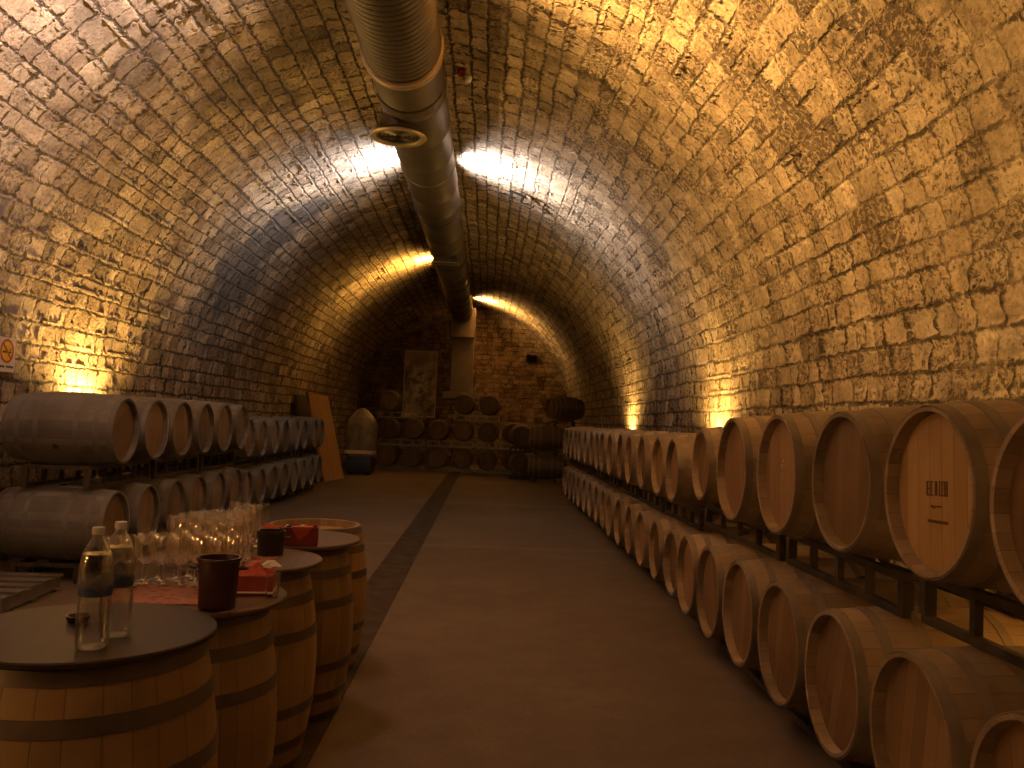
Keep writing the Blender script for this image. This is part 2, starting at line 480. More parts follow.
M['board_dark'] = plank_mat('dark_board_wood', (.09, .06, .04), (.14, .095, .065), .3, 1, .7, 14)
M['pallet'] = plank_mat('weathered_pallet', (0.096, 0.078, 0.072), (0.15, 0.126, 0.114), .3, 2, .8, 14)
M['wrap'] = plastic_wrap_mat()
M['bluebase'] = plain('blue_painted_steel', (.025, .04, .085), .5, .2)
M['banner'] = banner_mat()
M['signwhite'] = plain('sign_white', (.66, .56, .52), .5, 0, .08)
M['signyellow'] = plain('sign_yellow', (.78, .47, .05), .5, 0, .12)
M['signred'] = plain('sign_red', (.40, .07, .02), .5, 0, .1)
M['signblack'] = plain('sign_black', (.03, .02, .02), .5)
M['bulb'] = plain('white_globe', (.75, .72, .66), .4)
M['redplastic'] = plain('red_plastic', (.35, .03, .02), .5)
M['ironblack'] = plain('black_iron', (.008, .007, .006), .95, 0, spec=.05)
M['ink'] = plain('branding_ink', (.13, .065, .028), .8)
M['headY'] = wood_head('pale_oak_head', (0.405, 0.2362, 0.0837), (0.4995, 0.297, 0.1107), (0.5805, 0.3578, 0.1485), grime=.2)
M['chalk'] = plain('chalk', (.70, .66, .60), .9)

def label_mat():
    T = NT('bottle_label')
    o = T.obj()
    x, y, z = T.sep(o)
    n, _ = T.noise(o, 22.0, 3.0, .6)
    m = T.smooth(T.math('ADD', z, T.math('MULTIPLY', T.math('SUBTRACT', n, .5), .05)), .158, .172)
    c = T.mix(m, (.025, .045, .15), (.34, .33, .34))
    b = T.bsdf(c, .35, Alpha=T.math('SUBTRACT', .92, T.math('MULTIPLY', m, .75)))
    return T.m
M['labelblue'] = label_mat()

# ------------------------------------------------------------------ setting
XC, R, ZS, YF, YB = -.9, 3.85, 1.9, -4.0, 31.5
XL, XR = XC - R, XC + R
ARC = PI * R
def make_shell():
    def ys():
        out = [YF]
        while out[-1] < YB:
            y = out[-1]
            st = .12 if y < 3.5 else (.042 if y < 15 else (.055 if y < 22 else .08))
            out.append(min(YB, y + st))
        return np.array(out)
    Y = ys()
    # right wall: v from 0 to ZS
    def strip(vals, f, name):
        P = np.zeros((len(vals), len(Y), 3)); UV = np.zeros((len(vals), len(Y), 2))
        for i, v in enumerate(vals):
            x, z = f(v)
            P[i, :, 0] = x; P[i, :, 1] = Y; P[i, :, 2] = z
            UV[i, :, 0] = Y; UV[i, :, 1] = v
        me = grid_mesh(name, P, UV)
        return me
    n1 = 34
    a = strip(np.linspace(0, ZS, n1), lambda v: (XR, v), 'wall_right')
    b = strip(np.linspace(ZS, ZS + ARC, 300), lambda v: (XC + R * math.cos((v - ZS) / R), ZS + R * math.sin((v - ZS) / R)), 'ceiling')
    c = strip(np.linspace(ZS + ARC, 2 * ZS + ARC, n1), lambda v: (XL, 2 * ZS + ARC - v), 'wall_left')
    for nm, me in (('wall_right', a), ('ceiling', b), ('wall_left', c)):
        tag(link(nm, me, M['stone']), kind='structure')
    # end walls
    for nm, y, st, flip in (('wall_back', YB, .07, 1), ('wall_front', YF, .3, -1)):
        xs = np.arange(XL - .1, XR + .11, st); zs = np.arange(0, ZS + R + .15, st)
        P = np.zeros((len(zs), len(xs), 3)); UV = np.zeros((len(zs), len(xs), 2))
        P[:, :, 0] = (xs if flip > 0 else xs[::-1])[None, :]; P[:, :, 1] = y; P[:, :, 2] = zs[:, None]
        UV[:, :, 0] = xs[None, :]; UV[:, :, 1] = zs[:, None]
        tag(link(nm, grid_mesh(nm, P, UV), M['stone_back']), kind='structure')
    bm = bmesh.new()
    box(bm, ((XL + XR) / 2, (YF + YB) / 2, -.1), (XR - XL + .2, YB - YF + .2, .2))
    tag(link('floor', finish(bm, 'floor'), M['floor']), kind='structure')
    bm = bmesh.new()
    box(bm, (-.92, (YF + 26.5) / 2, .003), (.34, 26.5 - YF, .006))
    tag(link('trim_1', finish(bm, 'trim_1'), M['strip']), kind='structure')
make_shell()

# ------------------------------------------------------------------ barrels
_bcache = {}
def barrel_meshes(rb, rh, L, kind):
    key = (rb, rh, L, kind)
    if key in _bcache: return _bcache[key]
    hl = L / 2
    def rad(t): return rb - (rb - rh) * abs(t) ** 1.9
    d = {}
    bm = bmesh.new()
    prof = []
    n = 18
    for i in range(n + 1):
        t = -1 + 2 * i / n
        prof.append((rad(t), t * hl))
    full = [(rh - .028, -hl + .075), (rh - .026, -hl + .055), (rh - .020, -hl + .002), (rh - .004, -hl)] + prof[1:-1] + \
           [(rh - .004, hl), (rh - .020, hl - .002), (rh - .026, hl - .055), (rh - .028, hl - .075)]
    lathe(bm, full, 48, 'X')
    d['body'] = finish(bm, 'stave_body', 40)
    bm = bmesh.new()
    lathe(bm, [(0, .012), (rh - .055, .012), (rh - .026, .004), (rh - .024, -.008), (0, -.008)], 48, 'X')
    d['head'] = finish(bm, 'barrel_head', 30)
    d['hoops'] = []
    for t0, w in ((-.955, .05), (-.70, .045), (-.36, .045), (.36, .045), (.70, .045), (.955, .05)):
        bm = bmesh.new()
        xa, xb = t0 * hl - w / 2, t0 * hl + w / 2
        ra, rb_ = rad(xa / hl), rad(xb / hl)
        if abs(t0) > .9:
            xa = max(xa, -hl + .003); xb = min(xb, hl - .003)
            ra, rb_ = rad(xa / hl), rad(xb / hl)
        e = .0035
        lathe(bm, [(ra - .001, xa), (ra + e, xa), (rb_ + e, xb), (rb_ - .001, xb)], 48, 'X', close=True)
        d['hoops'].append(finish(bm, 'hoop', 40))
    bm = bmesh.new()
    lathe(bm, [(0, .010), (.020, .010), (.027, .004), (.027, -.004), (0, -.004)], 14, 'Z', (0, 0, rb))
    d['bung'] = finish(bm, 'bung', 40)
    mats = {'R': ('oakR', 'headR', 'hoopR'), 'D': ('oakD', 'headD', 'hoopD'), 'L': ('oakL', 'headL', 'hoopL'), 'T': ('oakT', 'headR', 'hoopT')}[kind]
    d['body'].materials.append(M[mats[0]]); d['head'].materials.append(M[mats[1]])
    for h in d['hoops']: h.materials.append(M[mats[2]])
    d['bung'].materials.append(M['bung'])
    _bcache[key] = d
    return d

def barrel(x, y, zc, rb, rh, L, kind, label, group, yaw=0.0, roll=None, upright=False, head_roll=None, bung=True):
    d = barrel_meshes(rb, rh, L, kind)
    if upright:
        t = thing('barrel_table', label, 'barrel', (x, y, 0), (0, 0, yaw), group)
        off = (0, 0, L / 2); base = (0, -PI / 2, 0)
    else:
        t = thing('wine_barrel', label, 'barrel', (x, y, zc - rb), (0, 0, yaw), group)
        off = (0, 0, rb); base = None
    if roll is None: roll = random.uniform(-.35, .35)
    hr = roll if head_roll is None else head_roll
    rot = base if upright else (roll, 0, 0)
    o = link('stave_body', d['body'], None, t, off, rot)
    hl = L / 2
    heads = []
    for s in (-1, 1):
        if upright:
            h = link('barrel_head', d['head'], None, t, (0, 0, L / 2 + s * (hl - .055)), (0, -PI / 2, .4))
        else:
            h = link('barrel_head', d['head'], None, t, (s * (hl - .055), 0, rb), (hr, 0, 0 if s > 0 else PI))
        heads.append(h)
    for m in d['hoops']:
        link('hoop', m, None, t, off, rot)
    if bung:
        link('bung', d['bung'], None, t, off, rot)
    return t, heads

def rad_at(rb, rh, L, x): return rb - (rb - rh) * abs(x / (L / 2)) ** 1.9

# ------------------------------------------------------------------ racks
def rack(x, y0, y1, zlo, zhi, depth, label, group, mat='rack', axis='Y'):
    """steel cradle; rails run along the row, cross bars along the barrels. zlo/zhi: outer bottom and top"""
    cy = (y0 + y1) / 2; ln = y1 - y0
    t = thing('barrel_rack', label, 'rack', (x, cy, zlo), (0, 0, 0 if axis == 'Y' else PI / 2), group)
    s = .038
    H = zhi - zlo
    for sx in (-1, 1):
        px = sx * depth / 2
        bm = bmesh.new(); box(bm, (px, 0, H - s / 2), (s, ln, s), bev=.004)
        link('top_rail', finish(bm, 'top_rail'), M[mat], t)
        if H > .1:
            bm = bmesh.new(); box(bm, (px, 0, s / 2), (s, ln, s), bev=.004)
            link('bottom_rail', finish(bm, 'bottom_rail'), M[mat], t)
            for k in range(5):
                py = (-.5 + k / 4) * (ln - s)
                bm = bmesh.new(); box(bm, (px, py, H / 2), (s * (1.3 if k in (0, 4) else .9), s * (1.3 if k in (0, 4) else .9), H - 2 * s + .002))
                link('post', finish(bm, 'post'), M[mat], t)
        else:
            for k in (0, 2, 4):
                py = (-.5 + k / 4) * (ln - s)
                bm = bmesh.new(); box(bm, (px, py, (H - s) / 2), (s, s, max(.005, H - s)))
                link('foot', finish(bm, 'foot'), M[mat], t)
    for py in (-ln / 2 + s, ln / 2 - s):
        bm = bmesh.new(); box(bm, (0, py, H - s * .5), (depth - s, s * .9, s * .9))
        link('cross_bar', finish(bm, 'cross_bar'), M[mat], t)
    return t

ORD = ['first', 'second', 'third', 'fourth', 'fifth', 'sixth', 'seventh', 'eighth', 'ninth', 'tenth', 'eleventh', 'twelfth',
       'thirteenth', 'fourteenth', 'fifteenth', 'sixteenth', 'seventeenth', 'eighteenth', 'nineteenth', 'twentieth',
       'twenty-first', 'twenty-second', 'twenty-third', 'twenty-fourth', 'twenty-fifth']

# --- long row on the wall opposite the tables: (y, front x, centre z, head r, bilge r)
L1 = 1.0
far = [(7.6 + .755 * k, 1.655, None, .277, .335) for k in range(15)]
upR = [(2.46, 1.66, 1.40, .327, .372), (3.25, 1.68, 1.40, .327, .372), (4.03, 1.67, 1.385, .325, .372), (4.80, 1.63, 1.37, .33, .372), (5.62, 1.61, 1.352, .33, .372),
       (6.78, 1.70, 1.325, .277, .325)] + [(y, x + random.uniform(-.02, .02), 1.226 + random.uniform(-.008, .008), a, b) for y, x, _, a, b in far]
loR = [(2.46, 1.60, .49, .318, .355), (3.18, 1.60, .48, .318, .355), (3.90, 1.60, .478, .318, .355), (4.62, 1.60, .475, .318, .355), (5.36, 1.60, .47, .315, .355), (6.08, 1.60, .46, .312, .35),
       (6.80, 1.61, .45, .30, .345)] + [(y - .06, x + random.uniform(-.02, .02), .425, a, b) for y, x, _, a, b in far]
LOOK_UP = {0: 'oak barrel cropped by the frame, head spotted with wax, top tier facing the tables',
           1: 'oak barrel with dark stamped lettering on its head, top tier facing the tables',
           3: 'oak barrel with a white smear on its head, top tier facing the tables'}
for tier, lst in (('top', upR), ('bottom', loR)):
    for i, (y, x, z, rh, rb) in enumerate(lst):
        L = L1 if rh > .3 else .94
        lab = LOOK_UP.get(i) if tier == 'top' else None
        if lab is None:
            lab = f'oak barrel, {tier} tier of the row facing the tables, {ORD[i]} from the camera'
        hr = None
        if tier == 'top' and i in (0, 1, 2, 3): hr = random.uniform(-.06, .06)
        t, heads = barrel(x + L / 2, y, z, rb, rh, L, 'R', lab, f'{tier}-tier barrels facing the tables', yaw=random.uniform(-.02, .02), head_roll=hr)
        if tier == 'top' and i == 1:
            # stamped print on the head facing the aisle (local +x of the head points outward)
            h = heads[0]
            heads[0].material_slots[0].link = 'OBJECT'; heads[0].material_slots[0].material = M['headY']
            def st(y_, z_, w_, h_): box(bm, (.0135, y_ * .92 + .01, z_ * .62 + .012), (.002, w_, h_ * .66))
            def stamp():
                so = link('stamp_mark', finish(bm, 'stamp_mark'), M['ink'], h); so['label'] = 'dark stamped lettering'
            bm = bmesh.new()
            for yy, w_ in ((-.075, .010), (-.045, .006), (-.006, .014), (.022, .006), (.04, .006), (.062, .008), (.078, .006)):
                st(yy, .0, w_, .085)
            for (ya, yb) in ((-.08, -.03), (.02, .08)):
                st((ya + yb) / 2, .042, yb - ya, .007); st((ya + yb) / 2, -.042, yb - ya, .007)
            st(-.06, 0, .03, .006); st(.07, .005, .022, .006)
            stamp()
            bm = bmesh.new()
            for k in range(5): st(-.038 + k * .017, -.11 - .004 * (k == 1), .014, .016 if k < 2 else .009)
            stamp()
            bm = bmesh.new()
            for k in range(9): st(-.065 + k * .0175, -.20 - .002 * k * .3, .012, .017)
            stamp()
        if tier == 'top' and i in (0, 3):
            h = heads[0]
            spots = [(.02, .075, .020, .016), (-.012, .045, .006, .03), (.03, .05, .01, .012)] if i == 3 else \
                    [(-.12, .09, .03, .02), (-.1, -.06, .025, .03), (-.14, -.12, .02, .018), (-.08, .02, .018, .012)]
            bm = bmesh.new()
            for (yy, zz, a, b) in spots:
                vs = bmesh.ops.create_icosphere(bm, subdivisions=1, radius=1.0)['verts']
                for v in vs: v.co = Vector((.0125 + v.co.x * .002, yy + v.co.y * a / 2, zz + v.co.z * b / 2))
            so = link('chalk_mark', finish(bm, 'chalk_mark', 60), M['chalk'], h)
            so['label'] = 'white smear'
def racks_for(lst, below, tier, rowname, front, L):
    k = 0; j = 0
    while k < len(lst):
        pair = lst[k:k + 2]
        y0 = pair[0][0] - pair[0][4] * .9; y1 = pair[-1][0] + pair[-1][4] * .9
        if k + 2 < len(lst): y1 = min(y1, lst[k + 2][0] - lst[k + 2][4] * .9 - .02)
        d = .56
        rz = min(p[2] - rad_at(p[4], p[3], L, d / 2) for p in pair)
        if below is None: zlo = 0.0
        else:
            near = [b for b in below if y0 - .3 < b[0] < y1 + .3] or below[-2:]
            zlo = max(b[2] + rad_at(b[4], b[3], L, d / 2) for b in near)
        cx = sum(p[1] for p in pair) / len(pair) + front
        rack(cx, y0, y1, zlo, rz, d, f'rusty steel rack under the {ORD[j]} pair of {tier}-tier barrels {rowname}', f'{tier}-tier racks {rowname}')
        k += 2; j += 1
racks_for(upR, loR, 'top', 'facing the tables', .48, .96)
racks_for(loR, None, 'bottom', 'facing the tables', .48, .96)

# --- row behind the tables, below the no-smoking sign
upL = []; loL = []
for k in range(14):
    y = 8.2 + .77 * k
    if k < 6:
        upL.append((y, -3.39, 1.372, .303, .345))
        loL.append((y - .05, -3.41, .50, .303, .345))
    else:
        upL.append((y, -3.47 + random.uniform(-.03, .03), 1.20 + random.uniform(-.01, .01), .28, .335))
        loL.append((y - .05, -3.47, .445, .28, .335))
for tier, lst in (('top', upL), ('bottom', loL)):
    for i, (y, x, z, rh, rb) in enumerate(lst):
        L = 1.0 if rh > .3 else .94
        if tier == 'top' and i == 0:
            lab = 'grey-lit barrel seen full side-on under the wall glow, top tier behind the tables'; roll = 2.05
        else:
            lab = f'grey-lit oak barrel, {tier} tier behind the tables, {ORD[i]} from the camera'; roll = None
        barrel(x - L / 2, y, z, rb, rh, L, 'L', lab, f'{tier}-tier barrels behind the tables', yaw=random.uniform(-.02, .02), roll=roll)
racks_for(upL, loL, 'top', 'behind the tables', -.48, .96)
racks_for(loL, None, 'bottom', 'behind the tables', -.48, .96)

# --- stacks across the far end
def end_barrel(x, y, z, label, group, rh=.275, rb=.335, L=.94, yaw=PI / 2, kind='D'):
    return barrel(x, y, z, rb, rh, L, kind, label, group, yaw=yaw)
ex = [-3.0 + .765 * k for k in range(6)]
TIERW = ['bottom', 'middle', 'top']
for tz, zc in ((0, .425), (1, 1.26)):
    for k, x in enumerate(ex):
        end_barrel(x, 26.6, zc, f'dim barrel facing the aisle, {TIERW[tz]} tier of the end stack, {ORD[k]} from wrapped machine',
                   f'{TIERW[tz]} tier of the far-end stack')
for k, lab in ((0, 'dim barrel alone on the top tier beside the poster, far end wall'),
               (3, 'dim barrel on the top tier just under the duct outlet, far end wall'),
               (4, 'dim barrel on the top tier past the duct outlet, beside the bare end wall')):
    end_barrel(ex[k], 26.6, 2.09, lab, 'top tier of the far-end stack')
for j in range(3):
    xa = ex[2 * j] - .33; xb = ex[2 * j + 1] + .33
    for tz, (zlo, zhi) in ((0, (0.0, .425 - .315)), (1, (.425 + .317, 1.26 - .317))):
        rack(26.6 * 0 + (xa + xb) / 2, 26.6 - (xb - xa) / 2, 26.6 + (xb - xa) / 2, zlo, zhi, .56,
             f'lit-toned steel rack under the {TIERW[tz]} tier at the far end, {ORD[j]} from wrapped machine', 'racks of the far-end stack', 'rack_lit', 'X')
for xa, xb, w in ((ex[0] - .33, ex[1] + .33, 'beside the poster'), (ex[3] - .33, ex[4] + .33, 'under the duct outlet')):
    rack((xa + xb) / 2, 26.6 - (xb - xa) / 2, 26.6 + (xb - xa) / 2, 1.26 + .317, 2.09 - .317, .56,
         f'lit-toned steel rack under the top-tier barrels {w}, far end', 'racks of the far-end stack', 'rack_lit', 'X')
# cross stack at the end of the long row
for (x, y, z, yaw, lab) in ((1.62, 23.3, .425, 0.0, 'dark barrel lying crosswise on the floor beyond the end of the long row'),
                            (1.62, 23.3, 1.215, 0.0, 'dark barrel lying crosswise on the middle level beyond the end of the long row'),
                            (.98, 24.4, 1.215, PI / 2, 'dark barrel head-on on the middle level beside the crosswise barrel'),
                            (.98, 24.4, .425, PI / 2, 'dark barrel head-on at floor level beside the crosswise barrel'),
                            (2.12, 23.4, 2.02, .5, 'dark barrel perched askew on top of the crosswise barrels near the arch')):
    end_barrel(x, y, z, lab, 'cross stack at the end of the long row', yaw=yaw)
rack(1.62, 23.0, 23.6, 0, .11, .56, 'low rack under the crosswise floor barrel at the far end', 'cross stack racks')
rack(1.62, 22.95, 23.65, .742, .898, .56, 'steel rack between the two crosswise barrels at the far end', 'cross stack racks')
rack(.98, 24.1, 24.7, 0, .11, .56, 'low rack under the head-on floor barrel beside the crosswise pair', 'cross stack racks', axis='X')
rack(.98, 24.1, 24.7, .742, .898, .56, 'steel rack between the two head-on barrels beside the crosswise pair', 'cross stack racks', axis='X')
rack(2.1, 23.1, 23.7, 1.532, 1.70, .5, 'steel rack under the askew barrel near the arch', 'cross stack racks')

# ------------------------------------------------------------------ tasting tables
TABLES = [(-1.105, 2.485, .350, 'tabledark', .950, 'upright barrel table with a dark round top carrying two water bottles'),
          (-1.085, 3.25, .360, 'tablemid', .894, 'upright barrel table holding the maroon bucket and red patterned mat'),
          (-1.09, 4.03, .351, 'tablepale', .903, 'upright barrel table with brown top holding a small black bucket and many glasses'),
          (-1.03, 4.75, .361, 'tablepale', .903, 'upright barrel table with brown top holding the dark red bottle box')]
TOPZ = []
for (x, y, r, mt, h, lab) in TABLES:
    t, heads = barrel(x, y, 0, .375 if r == .350 else .345, .318 if r == .350 else .285, h, 'T', lab, 'barrel tasting tables', yaw=random.uniform(0, 6), upright=True, bung=False)
    bm = bmesh.new()
    lathe(bm, [(0, h), (r - .006, h), (r, h + .004), (r, h + .015), (r - .004, h + .019), (0, h + .019)], 64, 'Z')
    o = link('tabletop', finish(bm, 'tabletop', 35), M[mt], t)
    TOPZ.append(h + .020)
barrel(-1.07, 5.56, 0, .345, .285, .90, 'T', 'upright barrel without a tabletop, last of the tasting tables from the camera', 'barrel tasting tables', yaw=1.0, upright=True, bung=False)

# water bottles
def bottle(x, y, z, rotz, label):
    t = thing('water_bottle', label, 'bottle', (x, y, z), (0, 0, rotz), 'water bottles on the dark round table')
    prof = [(0, .004), (.018, .003), (.026, 0), (.037, .003), (.041, .012), (.042, .03), (.0405, .045), (.042, .06), (.042, .10), (.0405, .118), (.039, .135),
            (.0415, .15), (.042, .165), (.042, .20), (.0405, .222), (.036, .243), (.028, .262), (.019, .277), (.0145, .285), (.0135, .296), (.0135, .303)]
    bm = bmesh.new()
    inner = [(max(r - .0006, 0), h + .0006) for r, h in prof]
    lathe(bm, prof, 40)
    link('bottle_body', finish(bm, 'bottle_body', 60), M['pet'], t)
    bm = bmesh.new()
    w = [(max(r - .0012, 0), h + .0015) for r, h in prof if h < .25]
    w = w + [(0, w[-1][1])]
    lathe(bm, w, 40)
    link('water', finish(bm, 'water', 40), M['water'], t)
    bm = bmesh.new()
    lathe(bm, [(0, .3125), (.0145, .3125), (.0155, .3115), (.0155, .294), (.0142, .294)], 24)
    for k in range(24):
        a = 2 * PI * k / 24
        box(bm, (.0157 * math.cos(a), .0157 * math.sin(a), .302), (.0012, .0012, .014), Matrix.Rotation(a, 3, 'Z'))
    o = link('cap', finish(bm, 'cap', 40), M['cap'], t); o['label'] = 'white screw cap'
    bm = bmesh.new()
    lathe(bm, [(.0412, .138), (.0424, .150), (.0428, .165), (.0428, .200), (.0424, .2005)], 40)
    o = link('label', finish(bm, 'label', 60), M['labelblue'], t); o['label'] = 'blue and pale wraparound label'
    return t
bottle(-1.00, 2.285, TOPZ[0], .4, 'clear plastic water bottle with blue label, nearer the table front edge')
bottle(-.995, 2.41, TOPZ[0], 2.6, 'clear plastic water bottle with blue label, standing behind its twin')
# small dark dish
bm = bmesh.new()
lathe(bm, [(0, 0), (.026, 0), (.032, .012), (.033, .02), (.029, .02), (.024, .006), (0, .005)], 28)
o = link('dish', finish(bm, 'dish', 40), M['darkglass']); o.location = (-1.16, 2.55, TOPZ[0])
tag(o, 'small dark glossy dish beside the water bottles on the dark table', 'dish')

# wine glasses
def glass_meshes():
    d = {}
    bm = bmesh.new()
    outer = [(0, .078), (.008, .079), (.020, .086), (.030, .102), (.0335, .120), (.0325, .145), (.0285, .172), (.0262, .186)]
    inner = [(.0250, .186), (.0273, .172), (.0312, .145), (.0322, .120), (.0288, .103), (.019, .0885), (.008, .0815), (0, .081)]
    lathe(bm, outer, 24)
    lathe(bm, [(.0262, .186), (.0266, .1868), (.0258, .1876), (.0250, .1868)], 24, close=True)
    d['bowl'] = finish(bm, 'bowl', 60)
    bm = bmesh.new()
    lathe(bm, [(.0085, .079), (.0045, .074), (.0036, .06), (.0036, .02), (.005, .009), (.010, .0055)], 10)
    d['stem'] = finish(bm, 'stem', 60)
    bm = bmesh.new()
    lathe(bm, [(0, .006), (.010, .0055), (.028, .003), (.031, .0015), (.030, 0), (0, 0)], 20)
    d['foot'] = finish(bm, 'foot', 40)
    d['bowl'].materials.append(M['glass']); d['stem'].materials.append(M['solidglass']); d['foot'].materials.append(M['solidglass'])
    return d
GM = glass_meshes()
def put_glass(x, y, z, label, group):
    t = thing('wine_glass', label, 'glass', (x, y, z), (0, 0, random.uniform(0, 6)), group)
    for k in ('bowl', 'stem', 'foot'): link(k, GM[k], None, t)
def clump(ti, cond, zoff, label, group):
    x0, y0, r = TABLES[ti][:3]
    s = .0685
    n = 0
    for j in range(-8, 9):
        for i in range(-8, 9):
            x = x0 + (i + .5 * (j % 2)) * s + random.uniform(-.003, .003); y = y0 + j * s * .88 + random.uniform(-.003, .003)
            if math.hypot(x - x0, y - y0) < r - .033 and cond(x, y):
                put_glass(x, y, TOPZ[ti] + zoff, label, group); n += 1
    return n
ng = [clump(1, lambda x, y: y > 3.31 and x < -.93, .0045, 'stemmed wine glass among those on the red patterned mat', 'glasses on the red mat'),
      clump(2, lambda x, y: x < -1.04 and y > 3.72 and not (x > -1.12 and y > 3.98), .0045, 'stemmed wine glass among those beside the small black bucket', 'glasses beside the black bucket'),
      clump(3, lambda x, y: x < -1.14 and y < 4.69, .0005, 'stemmed wine glass among those beside the red napkin and bottle box', 'glasses beside the bottle box')]
print('glasses', ng)

# mats and cloths
def cloth(name, cx, cy, z, w, d, mat, amp, rot=0.0, n=26, drop=0.0):
    P = np.zeros((n, n, 3)); UV = np.zeros((n, n, 2))
    ph = random.uniform(0, 6)
    for i in range(n):
        for j in range(n):
            x = (j / (n - 1) - .5) * w; y = (i / (n - 1) - .5) * d
            hh = amp * (1 + math.sin(x * 60 + ph + 2 * math.sin(y * 25)) * .5 + math.sin(y * 47 + ph) * .5)
            edge = min(j, n - 1 - j, i, n - 1 - i) / 4
            hh *= min(1, edge)
            P[i, j] = (x, y, hh + .0015); UV[i, j] = (x, y)
    me = grid_mesh(name, P, UV)
    o = link(name, me, M[mat], None, (cx, cy, z), (0, 0, rot))
    md = o.modifiers.new('thick', 'SOLIDIFY'); md.thickness = .0025; md.offset = 1
    return o
o = cloth('placemat', -1.14, 3.25, TOPZ[1], .42, .40, 'redmat', .0008, .1)
tag(o, 'red patterned placemat on the table with the maroon bucket', 'placemat')
o = cloth('placemat', -1.15, 3.96, TOPZ[2], .36, .36, 'redmat', .0008, -.2)
tag(o, 'pinkish red placemat under glasses beside the small black bucket', 'placemat')

# buckets
def bucket(name, x, y, z, rt, rb, h, mat, label, handle=True):
    t = thing(name, label, 'bucket', (x, y, z))
    bm = bmesh.new()
    lathe(bm, [(0, 0), (rb, 0), (rb + .002, .004), (rt, h - .012), (rt + .005, h - .010), (rt + .005, h), (rt - .003, h), (rb - .002, .006), (0, .006)], 40)
    link('bucket_body', finish(bm, 'bucket_body', 35), M[mat], t)
    if handle:
        for s in (-1, 1):
            bm = bmesh.new()
            pts = []
            for k in range(9):
                a = PI * k / 8
                pts.append(Vector((s * (rt + .002 + .026 * math.sin(a)), -.018 * math.cos(a) * 1.0, h - .035)))
            for p, q in zip(pts, pts[1:]): tube(bm, p, q, .006, 8)
            link('handle', finish(bm, 'handle', 60), M[mat], t)
    return t
bucket('wine_bucket', -.912, 3.045, TOPZ[1], .070, .060, .175, 'maroon', 'dark maroon spittoon bucket beside the red patterned mat')
bucket('wine_bucket', -1.00, 4.13, TOPZ[2], .062, .058, .118, 'black', 'small black bucket on the brown tabletop beside glasses')

# red box with napkin on table two
t = thing('napkin_box', 'dark red box with a bright red napkin heaped on it, behind the maroon bucket', 'box', (-.862, 3.325, TOPZ[1]), (0, 0, .12))
bm = bmesh.new(); box(bm, (0, 0, .035), (.155, .12, .07), bev=.004); link('box_body', finish(bm, 'box_body'), M['redbox'], t)
bm = bmesh.new(); box(bm, (0, 0, .010), (.162, .127, .006), bev=.002); o = link('rim', finish(bm, 'rim'), M['paper'], t); o['label'] = 'pale rim'
def heap(n, w, d, h, sd):
    rs = random.Random(sd)
    P = np.zeros((n, n, 3)); UV = np.zeros((n, n, 2))
    a, b, c = rs.uniform(0, 6), rs.uniform(0, 6), rs.uniform(0, 6)
    for i in range(n):
        for j in range(n):
            u, v = j / (n - 1) - .5, i / (n - 1) - .5
            k = max(0, 1 - (2.0 * max(abs(u), abs(v))) ** 3)
            hh = h * k * (.55 + .25 * math.sin(u * 9 + a + 3 * v) + .2 * math.sin(v * 13 + b) + .12 * math.sin((u + v) * 23 + c))
            P[i, j] = (u * w, v * d, max(hh, .001)); UV[i, j] = (u, v)
    return grid_mesh('napkin', P, UV)
o = link('napkin', heap(28, .15, .115, .045, 3), M['redcloth'], t, (0, 0, .070)); o['label'] = 'bright red heaped napkin'
bm = bmesh.new()
for k in range(5):
    box(bm, (.03 + .012 * k, -.01 + .008 * k, .104 + .003 * (k % 2)), (.022, .05, .002), Matrix.Rotation(.4 * k - .8, 3, 'Z') @ Matrix.Rotation(.35, 3, 'X'))
o = link('paper_slips', finish(bm, 'paper_slips'), M['paper'], t); o['label'] = 'pale folded slips'; o['kind'] = 'stuff'
# clear tumbler
bm = bmesh.new()
lathe(bm, [(0, 0), (.022, 0), (.025, .004), (.028, .085), (.0265, .085), (.0235, .010), (0, .009)], 24)
o = link('tumbler', finish(bm, 'tumbler', 40), M['glass']); o.location = (-.775, 3.26, TOPZ[1])
tag(o, 'small clear tumbler at the table edge beside the dark red box', 'glass')
# red bottle box, table four
t = thing('bottle_box', 'dark red open box with a dark bottle and red cloth corner on the brown table', 'box', (-.935, 4.50, TOPZ[3]), (0, 0, .15))
for (c, s) in (((0, 0, .005), (.17, .13, .01)), ((0, -.062, .05), (.17, .008, .09)), ((0, .062, .05), (.17, .008, .09)), ((-.081, 0, .05), (.008, .116, .09)), ((.081, 0, .05), (.008, .116, .09))):
    bm = bmesh.new(); box(bm, c, s, bev=.002); link('panel', finish(bm, 'panel'), M['redbox'], t)
bm = bmesh.new()
vs = [bm.verts.new(p) for p in ((-.05, -.0685, .098), (.06, -.0685, .098), (.0, -.069, .02), (-.05, -.0665, .098), (.06, -.0665, .098), (.0, -.067, .02), (.06, -.03, .101), (-.05, -.03, .101))]
for f in ((0, 1, 2), (3, 5, 4), (0, 3, 4, 1), (1, 4, 5, 2), (2, 5, 3, 0), (3, 4, 6, 7)): bm.faces.new([vs[i] for i in f])
o = link('cloth_corner', finish(bm, 'cloth_corner'), M['redcloth'], t); o['label'] = 'bright red hanging cloth corner'
bm = bmesh.new()
pb = [(0, 0), (.034, 0), (.037, .006), (.037, .16), (.03, .19), (.016, .215), (.014, .27), (.0155, .272), (.0155, .285), (0, .285)]
pb = [(r_ * .86, h_ * .5 + .04) for r_, h_ in pb]
lathe(bm, pb, 24, 'X')
o = link('wine_bottle', finish(bm, 'wine_bottle', 40), M['darkglass']); o.location = (-1.05, 4.50, TOPZ[3] + .072); o.rotation_euler = (0, .0, .15)
